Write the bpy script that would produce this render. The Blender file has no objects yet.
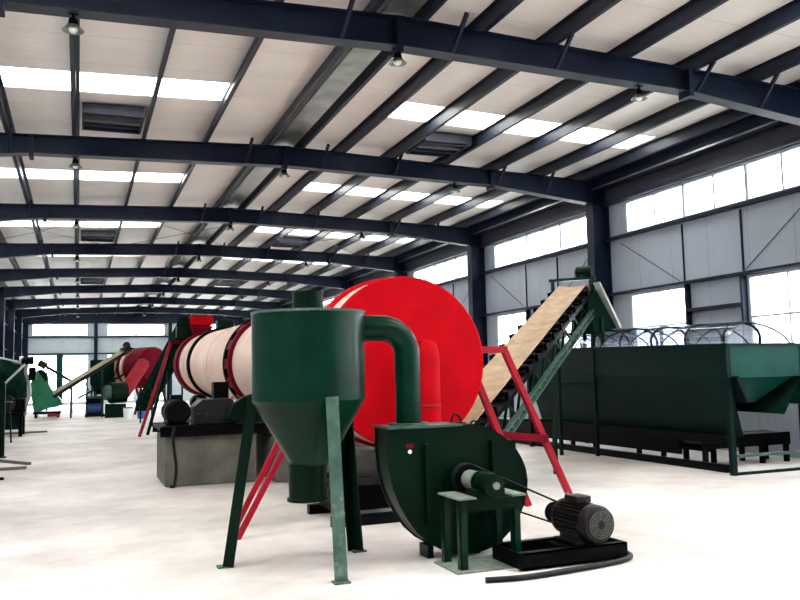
import bpy, bmesh, math, random
from mathutils import Vector, Matrix
random.seed(7)
PI = math.pi
scene = bpy.context.scene
COL = scene.collection

# ------------------------------------------------------------------ materials
def nodes(name):
    m = bpy.data.materials.new(name); m.use_nodes = True
    nt = m.node_tree; return m, nt, nt.nodes['Principled BSDF']

def paint(name, col, rough=.45, metal=0., var=.25, scale=6., dirt=None, dirt_amt=0., bump=0., bscale=40., coat=0., spec=.5):
    m, nt, b = nodes(name)
    N, L = nt.nodes, nt.links
    tc = N.new('ShaderNodeTexCoord')
    no = N.new('ShaderNodeTexNoise'); no.inputs['Scale'].default_value = scale; no.inputs['Detail'].default_value = 6
    L.new(tc.outputs['Object'], no.inputs['Vector'])
    ramp = N.new('ShaderNodeMapRange'); ramp.inputs['From Min'].default_value = .3; ramp.inputs['From Max'].default_value = .7
    ramp.inputs['To Min'].default_value = 1 - var; ramp.inputs['To Max'].default_value = 1 + var
    L.new(no.outputs['Fac'], ramp.inputs['Value'])
    mul = N.new('ShaderNodeVectorMath'); mul.operation = 'SCALE'; mul.inputs[0].default_value = col
    L.new(ramp.outputs[0], mul.inputs['Scale'])
    out = mul.outputs[0]
    if dirt:
        n2 = N.new('ShaderNodeTexNoise'); n2.inputs['Scale'].default_value = scale * .6; n2.inputs['Detail'].default_value = 8; n2.inputs['Roughness'].default_value = .7
        L.new(tc.outputs['Object'], n2.inputs['Vector'])
        r2 = N.new('ShaderNodeMapRange'); r2.inputs['From Min'].default_value = .55; r2.inputs['From Max'].default_value = .75
        r2.inputs['To Max'].default_value = dirt_amt
        L.new(n2.outputs['Fac'], r2.inputs['Value'])
        mx = N.new('ShaderNodeMix'); mx.data_type = 'RGBA'
        L.new(r2.outputs[0], mx.inputs['Factor']); L.new(out, mx.inputs['A']); mx.inputs['B'].default_value = (*dirt, 1)
        out = mx.outputs['Result']
    L.new(out, b.inputs['Base Color'])
    b.inputs['Roughness'].default_value = rough; b.inputs['Metallic'].default_value = metal
    b.inputs['Coat Weight'].default_value = coat; b.inputs['Specular IOR Level'].default_value = spec
    if bump:
        n3 = N.new('ShaderNodeTexNoise'); n3.inputs['Scale'].default_value = bscale
        L.new(tc.outputs['Object'], n3.inputs['Vector'])
        bp = N.new('ShaderNodeBump'); bp.inputs['Strength'].default_value = bump; bp.inputs['Distance'].default_value = .02
        L.new(n3.outputs['Fac'], bp.inputs['Height']); L.new(bp.outputs[0], b.inputs['Normal'])
    return m

def pane_mat(name, tint, gloss=.06, diff=0.):
    m = bpy.data.materials.new(name); m.use_nodes = True
    nt = m.node_tree; N, L = nt.nodes, nt.links; N.clear()
    o = N.new('ShaderNodeOutputMaterial'); t = N.new('ShaderNodeBsdfTransparent'); t.inputs[0].default_value = (*tint, 1)
    g = N.new('ShaderNodeBsdfGlossy'); g.inputs['Roughness'].default_value = .08
    mx = N.new('ShaderNodeMixShader'); mx.inputs[0].default_value = gloss
    L.new(t.outputs[0], mx.inputs[1]); L.new(g.outputs[0], mx.inputs[2])
    s = mx.outputs[0]
    if diff:
        d = N.new('ShaderNodeBsdfTranslucent'); d.inputs[0].default_value = (*tint, 1)
        m2 = N.new('ShaderNodeMixShader'); m2.inputs[0].default_value = diff
        L.new(s, m2.inputs[1]); L.new(d.outputs[0], m2.inputs[2]); s = m2.outputs[0]
    L.new(s, o.inputs[0]); return m

def sheet_mat(name, col, axis, period, rough=.5, line=.72, bump=.3, sub=6, var=.06):
    """profiled steel sandwich panel: joints every `period` metres along an axis and fine ribs between them"""
    m, nt, b = nodes(name); N, L = nt.nodes, nt.links
    tc = N.new('ShaderNodeTexCoord'); sp = N.new('ShaderNodeSeparateXYZ'); L.new(tc.outputs['Object'], sp.inputs[0])
    dv = N.new('ShaderNodeMath'); dv.operation = 'DIVIDE'; dv.inputs[1].default_value = period; L.new(sp.outputs[axis], dv.inputs[0])
    fr = N.new('ShaderNodeMath'); fr.operation = 'FRACT'; L.new(dv.outputs[0], fr.inputs[0])
    lt = N.new('ShaderNodeMath'); lt.operation = 'LESS_THAN'; lt.inputs[1].default_value = .018; L.new(fr.outputs[0], lt.inputs[0])
    no = N.new('ShaderNodeTexNoise'); no.inputs['Scale'].default_value = 1.3; no.inputs['Detail'].default_value = 5
    L.new(tc.outputs['Object'], no.inputs['Vector'])
    mr = N.new('ShaderNodeMapRange'); mr.inputs['From Min'].default_value = .3; mr.inputs['From Max'].default_value = .7
    mr.inputs['To Min'].default_value = 1 - var; mr.inputs['To Max'].default_value = 1 + var; L.new(no.outputs['Fac'], mr.inputs['Value'])
    sc = N.new('ShaderNodeVectorMath'); sc.operation = 'SCALE'; sc.inputs[0].default_value = col; L.new(mr.outputs[0], sc.inputs['Scale'])
    mx = N.new('ShaderNodeMix'); mx.data_type = 'RGBA'; L.new(lt.outputs[0], mx.inputs['Factor']); L.new(sc.outputs[0], mx.inputs['A'])
    mx.inputs['B'].default_value = (col[0]*line, col[1]*line, col[2]*line, 1)
    L.new(mx.outputs['Result'], b.inputs['Base Color'])
    ml = N.new('ShaderNodeMath'); ml.operation = 'MULTIPLY'; ml.inputs[1].default_value = 2*PI*sub; L.new(fr.outputs[0], ml.inputs[0])
    sn = N.new('ShaderNodeMath'); sn.operation = 'SINE'; L.new(ml.outputs[0], sn.inputs[0])
    bp = N.new('ShaderNodeBump'); bp.inputs['Strength'].default_value = bump; bp.inputs['Distance'].default_value = .006
    L.new(sn.outputs[0], bp.inputs['Height']); L.new(bp.outputs[0], b.inputs['Normal'])
    b.inputs['Roughness'].default_value = rough
    return m

def floor_mat():
    m, nt, b = nodes('concrete_floor'); N, L = nt.nodes, nt.links
    tc = N.new('ShaderNodeTexCoord')
    def noise(scale, det=6, sx=1, sy=1):
        mp = N.new('ShaderNodeMapping'); mp.inputs['Scale'].default_value = (sx, sy, 1); L.new(tc.outputs['Object'], mp.inputs[0])
        n = N.new('ShaderNodeTexNoise'); n.inputs['Scale'].default_value = scale; n.inputs['Detail'].default_value = det; n.inputs['Roughness'].default_value = .62
        L.new(mp.outputs[0], n.inputs['Vector']); return n
    a = noise(.55); c = noise(3.2, 8); d = noise(14, 4)
    r = N.new('ShaderNodeValToRGB'); r.color_ramp.elements[0].position = .3; r.color_ramp.elements[0].color = FLOOR_A
    r.color_ramp.elements[1].position = .68; r.color_ramp.elements[1].color = FLOOR_B
    L.new(a.outputs['Fac'], r.inputs[0])
    r2 = N.new('ShaderNodeMapRange'); r2.inputs['From Min'].default_value = .3; r2.inputs['From Max'].default_value = .7; r2.inputs['To Min'].default_value = .9; r2.inputs['To Max'].default_value = 1.06
    L.new(c.outputs['Fac'], r2.inputs['Value'])
    s = N.new('ShaderNodeVectorMath'); s.operation = 'SCALE'; L.new(r.outputs[0], s.inputs[0]); L.new(r2.outputs[0], s.inputs['Scale'])
    r3 = N.new('ShaderNodeMapRange'); r3.inputs['From Min'].default_value = .66; r3.inputs['From Max'].default_value = .78; r3.inputs['To Max'].default_value = .35
    L.new(d.outputs['Fac'], r3.inputs['Value'])
    mx = N.new('ShaderNodeMix'); mx.data_type = 'RGBA'; L.new(r3.outputs[0], mx.inputs['Factor']); L.new(s.outputs[0], mx.inputs['A']); mx.inputs['B'].default_value = (.42, .38, .34, 1)
    L.new(mx.outputs['Result'], b.inputs['Base Color'])
    b.inputs['Roughness'].default_value = .55; b.inputs['Specular IOR Level'].default_value = .3
    bp = N.new('ShaderNodeBump'); bp.inputs['Strength'].default_value = .12; bp.inputs['Distance'].default_value = .01
    L.new(c.outputs['Fac'], bp.inputs['Height']); L.new(bp.outputs[0], b.inputs['Normal'])
    return m
FLOOR_A = (.40, .355, .33, 1); FLOOR_B = (.72, .665, .625, 1)

M = {}
M['floor'] = floor_mat()
M['navy'] = paint('navy_steel_paint', (.005, .0095, .025), .45, var=.3, scale=2.5, spec=.16)
M['navy_edge'] = paint('purlin_galvanised', (.012, .017, .031), .42, var=.3, scale=3, spec=.22)
M['wall_shade'] = paint('unlit_wall_grey', (.045, .043, .055), .5, var=.1, spec=.2)  # darkened to stand for wall panel that gets no light
M['silver'] = paint('bare_galvanised', (.25, .26, .24), .3, .8, var=.3, scale=3)
M['roof'] = sheet_mat('roof_sheet', (.84, .785, .74), 'Y', 1.0, .45, .8, .15)
M['wallR'] = sheet_mat('wall_sheet_blue_grey', (.29, .32, .375), 'Y', 1.0, .45, .75, .2)
M['wallE'] = sheet_mat('wall_sheet_end', (.42, .49, .52), 'X', 1.0, .45, .8, .2)
M['white_frame'] = paint('white_window_frame', (.42, .45, .5), .4, var=.04)
M['pane'] = pane_mat('window_glass', (.93, .97, .99))
M['sky_pane'] = pane_mat('skylight_sheet', (.95, .97, .96), .04, .3)
M['green'] = paint('machine_green', (.0001, .0165, .0085), .3, var=.4, scale=4, dirt=(.001, .028, .014), dirt_amt=.4, spec=.14)
M['green_lt'] = paint('dusty_green', (.045, .09, .07), .6, var=.3, scale=9, dirt=(.26, .29, .25), dirt_amt=.7, spec=.2)
M['green_dk'] = paint('dark_green_gloss', (.0001, .0080, .0034), .38, var=.35, scale=4, dirt=(.0005, .014, .006), dirt_amt=.4, spec=.09)
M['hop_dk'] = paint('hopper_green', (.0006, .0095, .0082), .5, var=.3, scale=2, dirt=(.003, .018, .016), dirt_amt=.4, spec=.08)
M['hop_lt'] = paint('hopper_green_lit', (.0015, .040, .032), .5, var=.2, scale=3, spec=.1)  # brighter copy of the hopper green, the light on its end put into the colour
M['emerald'] = paint('emerald_paint', (.004, .17, .075), .4, var=.25, scale=3)
M['red'] = paint('signal_red', (.38, .001, .005), .55, var=.14, scale=3, dirt=(.34, .006, .012), dirt_amt=.4, spec=.04)
M['red_dk'] = paint('dark_red', (.12, .0015, .009), .6, var=.3, scale=4, spec=.05)
M['pink'] = paint('faded_red_pipe', (.30, .022, .032), .6, var=.2, scale=4, spec=.05)
M['beige'] = paint('primer_beige', (.66, .455, .36), .5, var=.12, scale=1.2, dirt=(.40, .22, .14), dirt_amt=.6)
M['belt'] = paint('dusty_belt', (.42, .295, .195), .75, var=.2, scale=5, dirt=(.26, .15, .09), dirt_amt=.7, spec=.2)
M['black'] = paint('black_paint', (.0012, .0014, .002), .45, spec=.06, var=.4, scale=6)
M['far_dark'] = paint('far_machine_dark_green', (.004, .016, .011), .7, var=.4, scale=3, spec=0.)
M['belt_far'] = paint('dusty_far_belt', (.26, .21, .155), .8, spec=.05, var=.2)
M['red_leg'] = paint('leg_red', (.27, .002, .013), .45, var=.2, scale=4, spec=.2)
M['dusty'] = paint('dusty_pale_green', (.16, .19, .16), .65, var=.25, scale=14, dirt=(.34, .34, .30), dirt_amt=.6, spec=.2)
M['rubber'] = paint('black_rubber', (.004, .004, .0045), .5, spec=.25, var=.3, scale=8)
M['motor'] = paint('motor_black_brown', (.009, .007, .007), .4, spec=.25, var=.4, scale=10, dirt=(.05, .035, .03), dirt_amt=.4)
M['gear'] = paint('gearbox_grey', (.012, .011, .012), .45, spec=.2, var=.3, scale=8)
M['concrete'] = paint('pier_concrete', (.10, .095, .080), .85, var=.35, scale=3, dirt=(.22, .21, .18), dirt_amt=.5, bump=.4, bscale=30)
M['dull'] = paint('grey_steel', (.07, .07, .065), .5, var=.3, scale=5)
M['white'] = paint('white_enamel', (.8, .8, .78), .35, var=.03)
M['blue'] = paint('blue_motor', (.03, .09, .30), .4, var=.2)
M['film'] = pane_mat('plastic_film', (.46, .49, .56), .15, .25)
M['pale'] = paint('pale_pipe', (.42, .44, .39), .4, var=.1)
M['timber'] = paint('dusty_steel_bar', (.13, .11, .10), .6, var=.3)
M['ground'] = paint('outside_ground', (.45, .45, .42), .9, var=.2, scale=.5)

# ------------------------------------------------------------------ mesh helper
class G:
    def __init__(s): s.bm = bmesh.new()
    def poly(s, vs, faces):
        v = [s.bm.verts.new(Vector(p)) for p in vs]
        for f in faces: s.bm.faces.new([v[i] for i in f])
        return s
    def box(s, x0, x1, y0, y1, z0, z1):
        vs = [(x, y, z) for x in (x0, x1) for y in (y0, y1) for z in (z0, z1)]
        return s.poly(vs, [(0,1,3,2),(4,6,7,5),(0,4,5,1),(2,3,7,6),(0,2,6,4),(1,5,7,3)])
    def beam(s, p, q, w, h, up=(0,0,1)):
        p, q, up = Vector(p), Vector(q), Vector(up); d = (q-p).normalized()
        if abs(d.dot(up)) > .98: up = Vector((0,1,0))
        a = d.cross(up).normalized(); b = a.cross(d).normalized()
        vs = [c + a*i*w/2 + b*j*h/2 for c in (p, q) for i in (-1,1) for j in (-1,1)]
        return s.poly(vs, [(0,1,3,2),(4,6,7,5),(0,4,5,1),(2,3,7,6),(0,2,6,4),(1,5,7,3)])
    def cyl(s, p, q, r, r2=None, n=32, cap=True):
        r2 = r if r2 is None else r2
        return s.rings([Vector(p), Vector(q)], [r, r2], n, cap)
    def rings(s, pts, rad, n=24, cap=True):
        pts = [Vector(p) for p in pts]; R = []; a = None
        for i, p in enumerate(pts):
            d = ((pts[i+1]-p).normalized() if i < len(pts)-1 and (pts[i+1]-p).length > 1e-7 else Vector()) + ((p-pts[i-1]).normalized() if i and (p-pts[i-1]).length > 1e-7 else Vector())
            if d.length < 1e-6: d = dl
            d = d.normalized(); dl = d
            if a is None:
                a = Vector((0,0,1)).cross(d)
                if a.length < .01: a = Vector((1,0,0))
            a = (a - d*a.dot(d)).normalized(); b = d.cross(a)
            R.append([s.bm.verts.new(p + (a*math.cos(t)+b*math.sin(t))*rad[i]) for t in [2*PI*k/n for k in range(n)]])
        for A, B in zip(R, R[1:]):
            for k in range(n): s.bm.faces.new([A[k], A[(k+1)%n], B[(k+1)%n], B[k]])
        if cap: s.bm.faces.new(R[0][::-1]); s.bm.faces.new(R[-1])
        return s
    def tube(s, pts, r, n=12, cap=True): return s.rings(pts, [r]*len(pts), n, cap)
    def lathe(s, c, prof, axis=(0,0,1), n=48, cap=True):
        """prof: list of (radius, height along axis)"""
        ax = Vector(axis).normalized(); c = Vector(c)
        a = Vector((1,0,0)) if abs(ax.x) < .9 else Vector((0,1,0)); a = (a-ax*a.dot(ax)).normalized(); b = ax.cross(a)
        R = [[s.bm.verts.new(c + ax*h + (a*math.cos(t)+b*math.sin(t))*max(r, .0005)) for t in [2*PI*k/n for k in range(n)]] for r, h in prof]
        for A, B in zip(R, R[1:]):
            for k in range(n): s.bm.faces.new([A[k], A[(k+1)%n], B[(k+1)%n], B[k]])
        if cap: s.bm.faces.new(R[0][::-1]); s.bm.faces.new(R[-1])
        else:
            pass
        return s
    def hollow(s, c, prof_out, prof_in, axis=(0,0,1), n=48):
        """closed ring: outer profile then inner profile, joined end to end"""
        ax = Vector(axis).normalized(); c = Vector(c)
        a = Vector((1,0,0)) if abs(ax.x) < .9 else Vector((0,1,0)); a = (a-ax*a.dot(ax)).normalized(); b = ax.cross(a)
        R = [[s.bm.verts.new(c + ax*h + (a*math.cos(t)+b*math.sin(t))*r) for t in [2*PI*k/n for k in range(n)]] for r, h in list(prof_out)+list(prof_in)]
        R.append(R[0])
        for A, B in zip(R, R[1:]):
            for k in range(n): s.bm.faces.new([A[k], A[(k+1)%n], B[(k+1)%n], B[k]])
        return s
    def prism(s, poly, a0, a1, plane='xz'):
        f = {'xz': lambda u, v, w: (u, w, v), 'yz': lambda u, v, w: (w, u, v), 'xy': lambda u, v, w: (u, v, w)}[plane]
        A = [s.bm.verts.new(f(u, v, a0)) for u, v in poly]; B = [s.bm.verts.new(f(u, v, a1)) for u, v in poly]
        n = len(poly); s.bm.faces.new(A[::-1]); s.bm.faces.new(B)
        for k in range(n): s.bm.faces.new([A[k], A[(k+1)%n], B[(k+1)%n], B[k]])
        return s
    def ibeam(s, p, q, w, h, tf=.016, tw=.012, up=(0,0,1)):
        p, q, up = Vector(p), Vector(q), Vector(up); d = (q-p).normalized(); a = d.cross(up).normalized(); b = a.cross(d).normalized()
        s.beam(p+b*(h-tf)/2, q+b*(h-tf)/2, w, tf, up); s.beam(p-b*(h-tf)/2, q-b*(h-tf)/2, w, tf, up)
        return s.beam(p, q, tw, h-2*tf, up)
    def build(s, name, mat, parent=None, bevel=0., smooth=True):
        bm = s.bm
        bmesh.ops.recalc_face_normals(bm, faces=bm.faces[:])
        off = parent_origin(parent) if parent else Vector()
        if parent: bmesh.ops.translate(bm, verts=bm.verts[:], vec=-off)
        for f in bm.faces: f.smooth = smooth
        for e in bm.edges:
            e.smooth = not (len(e.link_faces) != 2 or e.calc_face_angle(0) > math.radians(32))
        me = bpy.data.meshes.new(name); bm.to_mesh(me); bm.free()
        me.materials.append(mat)
        o = bpy.data.objects.new(name, me); COL.objects.link(o)
        if parent: o.parent = parent
        if bevel:
            b = o.modifiers.new('edge', 'BEVEL'); b.width = bevel; b.segments = 2; b.limit_method = 'ANGLE'; b.angle_limit = math.radians(40); b.harden_normals = False
        return o

def parent_origin(o):
    v = Vector()
    while o: v += o.location; o = o.parent
    return v

def tag(o, label, cat, group=None):
    o['label'] = label; o['category'] = cat
    if group: o['group'] = group
    return o
def thing(name, label, cat, loc=(0,0,0), group=None):
    o = bpy.data.objects.new(name, None); o.location = loc; o.empty_display_size = .2; COL.objects.link(o)
    return tag(o, label, cat, group)
def struct(o): o['kind'] = 'structure'; return o
def kids(o, al=None): return [c for c in list(COL.objects) if c.parent == o]
def copy_tree(o, parent=None):
    c = o.copy(); COL.objects.link(c); c.parent = parent
    for ch in kids(o): copy_tree(ch, c)
    return c

ORD = ['nearest', 'second', 'third', 'fourth', 'fifth', 'sixth', 'seventh', 'eighth', 'ninth', 'tenth', 'eleventh', 'twelfth', 'thirteenth', 'fourteenth']

# ------------------------------------------------------------------ camera
f_px, yaw, pitch, roll = 822.1, .3729, .0896, -.0225
def ray(u, v):
    a = (u-400)/f_px; b = (300-v)/f_px
    c, s = math.cos(roll), math.sin(roll); x = a*c-b*s; z = a*s+b*c
    cp, sp = math.cos(pitch), math.sin(pitch); y = cp-z*sp; h = sp+z*cp
    cy, sy = math.cos(yaw), math.sin(yaw)
    return Vector((x*cy+y*sy, -x*sy+y*cy, h))
fw = ray(400, 300).normalized(); rt = (ray(500, 300)-ray(400, 300)).normalized(); up = rt.cross(fw).normalized()
cam = bpy.data.cameras.new('camera'); cam.lens = f_px/800*36; cam.sensor_width = 36; cam.clip_end = 400
co = bpy.data.objects.new('camera', cam); COL.objects.link(co)
mat = Matrix((rt, up, -fw)).transposed().to_4x4(); mat.translation = (0, 0, 1.5); co.matrix_world = mat
scene.camera = co

# ------------------------------------------------------------------ setting
XL, XR, YN, YE, RX = -3.45, 10.86, -3.0, 57.2, 3.6
FR = [9.1+6*k for k in range(9)]                     # frame lines (the last stands at the end wall)
def zroof(x): return 6.07 - .034*abs(x-RX)           # underside of the roof sheet

struct(G().box(XL-.3, XR+.3, YN-1, YE+.3, -.2, 0).build('floor', M['floor']))
g = G().box(-60, 80, -40, 140, -.5, -.25).build('outside_ground', M['ground']); struct(g)

def cells(a0, a1, b0, b1, holes):
    """rectangles covering [a0,a1]x[b0,b1] outside the holes"""
    A = sorted({a0, a1, *[h[0] for h in holes], *[h[1] for h in holes]})
    out = []
    for p, q in zip(A, A[1:]):
        m = (p+q)/2; B = b0
        for h in sorted([h for h in holes if h[0] < m < h[1]], key=lambda h: h[2]):
            if h[2] > B: out.append((p, q, B, h[2]))
            B = h[3]
        if B < b1: out.append((p, q, B, b1))
    return out

win_n = [0]
def window(plane, at, a0, a1, z0, z1, mull, transom=None, depth=.08, fm='white_frame', wide=.035):
    """window standing in a wall: plane 'x' = wall at constant X, 'y' = wall at constant Y"""
    win_n[0] += 1
    r = bpy.data.objects.new('window_%d' % win_n[0], None); COL.objects.link(r); struct(r)
    r.location = (at, (a0+a1)/2, z0) if plane == 'x' else ((a0+a1)/2, at, z0)
    def bx(g, p, q, u, v, w=depth):
        return g.box(at-w/2, at+w/2, p, q, u, v) if plane == 'x' else g.box(p, q, at-w/2, at+w/2, u, v)
    g = G(); t = .05
    bx(g, a0, a1, z0, z0+t); bx(g, a0, a1, z1-t, z1); bx(g, a0, a0+t, z0+t, z1-t); bx(g, a1-t, a1, z0+t, z1-t)
    for m, w in mull: bx(g, m-w/2, m+w/2, z0+t, z1-t, depth*.8)
    if transom: bx(g, a0+t, a1-t, transom-wide/2, transom+wide/2, depth*.7)
    g.build('window_frame', M[fm], r)
    bx(G(), a0+.02, a1-.02, z0+.02, z1-.02, .008).build('pane', M['pane'], r)
    return r

# right wall with its high ribbon windows and low windows
holes = []; ups = []; lows = []
for k in range(-2, 8):
    y = 9.1+6*k
    ups.append((y+.62, y+5.3)); lows += [(y+.25, y+1.98), (y+3.5, y+5.25)]
for a, b in ups: holes.append((a, b, 4.36, 5.07))
for a, b in lows: holes.append((a, b, 1.45, 3.08))
g = G()
for a, b, c, d in cells(YN, YE, 0, 6.0, holes): g.box(XR, XR+.1, a, b, c, d)
struct(g.build('wall_right', M['wallR']))
for a, b in ups:
    w = (b-a)
    window('x', XR+.03, a, b, 4.36, 5.07, [(b-w*f_, t_) for f_, t_ in ((.20, .04), (.385, .07), (.56, .04), (.73, .07), (.90, .04))])
for a, b in lows: window('x', XR+.03, a, b, 1.45, 3.08, [((a+b)/2, .03)], 2.35)
# left wall
g = G(); holes = []
lw = []
for k in range(-2, 6):
    y = 9.1+6*k; lw.append((y+.6, y+5.3, 4.36, 5.07))
for a, b, c, d in cells(YN, YE, 0, 6.0, lw): g.box(XL-.1, XL, a, b, c, d)
struct(g.build('wall_left', M['wallR']))
for a, b, c, d in lw: window('x', XL-.03, a, b, c, d, [(a+(b-a)*j/4, .04) for j in (1, 2, 3)])
struct(G().box(XL, XR, YN-.1, YN, 0, 6.0).build('wall_front', M['wallR']))
# end wall
ew = [(-2.82, .52, 4.42, 5.18), (1.68, 5.35, 4.42, 5.18), (6.4, 10.0, 4.42, 5.18), (-3.05, -1.3, .12, 3.2), (-1.0, .56, .12, 3.2), (1.7, 3.4, .12, 3.2), (3.8, 5.3, .12, 3.2), (6.4, 10, 1.1, 3.2)]
g = G()
for a, b, c, d in cells(XL, XR, 0, 6.1, ew): g.box(a, b, YE, YE+.1, c, d)
struct(g.build('wall_back', M['wallE']))
for a, b, c, d in ew: window('y', YE+.03, a, b, c, d, [((a+b)/2, .04)], 1.0 if d < 4 else None)

# roof sheet with skylight strips
sky = []
SKY = []
for k in range(-2, 8):
    y = 9.1+6*k+(3.3 if k >= 0 else 2.75)
    w = .85 if k > -1 else 2.3  # unseen strips near the camera are widened to brighten the near floor
    if k == -1: y -= 1.2
    SKY.append((XL+.3, 2.12, y, y+w)); SKY.append((4.8, 10.12, y, y+w))
g = G()
for x0, x1, lim in ((XL-.1, RX, 0), (RX, XR+.1, 1)):
    hs = [h for h in SKY if (h[0] > RX) == bool(lim)]
    for a, b, c, d in cells(x0, x1, YN-1, YE+.2, hs):
        za, zb = zroof(a), zroof(b)
        g.poly([(a,c,za),(b,c,zb),(b,d,zb),(a,d,za),(a,c,za+.07),(b,c,zb+.07),(b,d,zb+.07),(a,d,za+.07)], [(0,1,2,3),(4,7,6,5),(0,4,5,1),(1,5,6,2),(2,6,7,3),(3,7,4,0)])
struct(g.build('ceiling', M['roof'], smooth=False))
for a, b, c, d in SKY:
    win_n[0] += 1; za, zb = zroof(a)+.02, zroof(b)+.02
    g = G().poly([(a,c,za),(b,c,zb),(b,d,zb),(a,d,za),(a,c,za+.02),(b,c,zb+.02),(b,d,zb+.02),(a,d,za+.02)], [(0,1,2,3),(4,7,6,5),(0,4,5,1),(1,5,6,2),(2,6,7,3),(3,7,4,0)])
    struct(g.build('window_%d' % win_n[0], M['sky_pane']))

# wall trims: sill girts, head girts, dark band for the unlit wall top
trim_n = [0]
def trim(g, m='navy'):
    trim_n[0] += 1; return struct(g.build('trim_%d' % trim_n[0], M[m]))
YS = FR[-1]
for X0, X1 in ((XR-.14, XR-.004), (XL+.004, XL+.14)):
    trim(G().box(X0, X1, YN, YS-.3, 4.29, 4.35))
    trim(G().box(X0, X1, YN, YS-.3, 3.09, 3.14))
    trim(G().box(X0, X1, YN, YS-.3, 5.08, 5.16), 'navy_edge')
for k in range(-2, 8):
    y = 9.1+6*k
    trim(G().box(XR-.14, XR-.004, y+2.02, y+3.44, 2.55, 2.61))
    trim(G().box(XR-.12, XR-.004, y+2.0, y+2.05, 1.0, 3.08)); trim(G().box(XR-.12, XR-.004, y+3.42, y+3.47, 1.0, 3.08))
    trim(G().box(XR-.03, XR-.002, y+2.03, y+2.06, 3.16, 4.26)); trim(G().box(XR-.03, XR-.002, y+3.55, y+3.57, 3.16, 4.26))
trim(G().box(XL+.1, XR-.1, YE-.14, YE-.004, 4.3, 4.38)); trim(G().box(XL+.1, XR-.1, YE-.14, YE-.004, 3.22, 3.3), 'navy_edge')
trim(G().box(XL+.1, XR-.1, YE-.2, YE-.004, 5.24, 5.9))
trim(G().box(XR-.03, XR-.002, YN, YS-.3, 5.165, 5.66), 'wall_shade')  # shade above the windows, put in as a dark band on the wall
# eave beam: box section along the right wall, a strip added for its highlight
e = tag(G().box(XR-.34, XR-.16, YN, YS-.3, 5.42, 5.72).build('eave_beam', M['navy'], bevel=.01), 'long dark steel eave beam running above the right wall windows', 'beam')
p = G().box(XR-.36, XR-.345, YN, YS-.3, 5.44, 5.47).build('edge_highlight', M['silver']); p.parent = e

# ------------------------------------------------------------------ roof frames
def rafter_bottom(x):
    d = abs(x-RX)
    if d <= 4.4: return 5.48 - .023*d
    return 5.379 - (d-4.4)*.105
def rafter_top(x): return 5.86 - .034*abs(x-RX)
XC0, XC1 = XL+.42, XR-.44
lamp_x = (-.1, 3.6, 7.18)
purl = [-3.1, -2.2, -1.15, -.1, 1.05, 2.15, 3.28, 3.92, 4.75, 5.8, 6.95, 8.1, 9.25, 10.25]
for i, Y in enumerate(FR):
    lab = {0: 'dark navy steel roof rafter nearest the camera, along the top edge', 8: 'dark navy steel roof rafter against the far end wall'}.get(i, '%s dark navy steel roof rafter counting from the camera' % ORD[i])
    r = thing('roof_rafter', lab, 'rafter', (RX, Y, 5.4), 'steel rafters across the hall')
    xs = [XC0-.0, RX-4.4, RX, RX+4.4, XC1+.0]
    wg, bf, tf = G(), G(), G()
    for a, b in zip(xs, xs[1:]):
        wg.prism([(a, rafter_bottom(a)+.015), (b, rafter_bottom(b)+.015), (b, rafter_top(b)-.015), (a, rafter_top(a)-.015)], Y-.007, Y+.007)
        bf.prism([(a, rafter_bottom(a)), (b, rafter_bottom(b)), (b, rafter_bottom(b)+.015), (a, rafter_bottom(a)+.015)], Y-.11, Y+.11)
        tf.prism([(a, rafter_top(a)-.015), (b, rafter_top(b)-.015), (b, rafter_top(b)), (a, rafter_top(a))], Y-.11, Y+.11)
    wg.build('web', M['navy'], r); bf.build('bottom_flange', M['navy_edge'], r); tf.build('top_flange', M['navy'], r)
    for x in (RX-4.4, RX, RX+4.4):
        z0, z1 = rafter_bottom(x), rafter_top(x)
        G().box(x-.035, x+.035, Y-.12, Y+.12, z0-.07, z1-.01).build('splice_plate', M['navy'], r)
    if i < 4:
        for x in (2.85, 4.3, 5.8, 8.1, 9.25, -1.15):
            for s in (-1, 1):
                if s > 0 and i > 1: continue
                G().beam((x, Y+s*.1, rafter_bottom(x)+.02), (x+.06, Y+s*.42, rafter_top(x)+.03), .045, .045).build('fly_brace', M['navy'], r)
cols = []
for i, Y in enumerate(FR):
    for side in (1, -1):
        if side < 0 and i < 2: continue
        nm = 'right' if side > 0 else 'left'
        pos = {0: 'nearest', 8: 'farthest'}.get(i, ORD[i])
        c = thing('steel_column', 'dark navy steel column on the %s wall, %s from the camera' % (nm, pos), 'column', ((XC1+.2) if side > 0 else (XC0-.2), Y, 0), 'steel wall columns')
        xa, xb = (XC1, XR-.012) if side > 0 else (XL+.012, XC0)
        top = rafter_top(xa if side > 0 else xb)
        G().box(xa, xa+.016, Y-.13, Y+.13, 0.02, top).box(xb-.016, xb, Y-.13, Y+.13, 0.02, top).box(xa+.016, xb-.016, Y-.007, Y+.007, .02, top).build('shaft', M['navy'], c)
        G().box(xa-.04, xb, Y-.17, Y+.17, 0, .02).build('base_plate', M['navy'], c)
        G().box(xa+.016, xb-.016, Y-.12, Y+.12, top-.5, top-.48).box(xa+.016, xb-.016, Y-.12, Y+.12, top-.03, top-.012).build('stiffener', M['navy'], c)
for x, nm in ((1.0, 'left'), (5.68, 'middle'), (10.1, 'right')):
    c = G().ibeam((x, YE-.26, 0), (x, YE-.26, 5.55), .22, .22, up=(0, 1, 0)).build('wind_column', M['navy'])
    tag(c, 'dark column standing against the far end wall, %s one of three' % nm, 'column')

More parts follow.
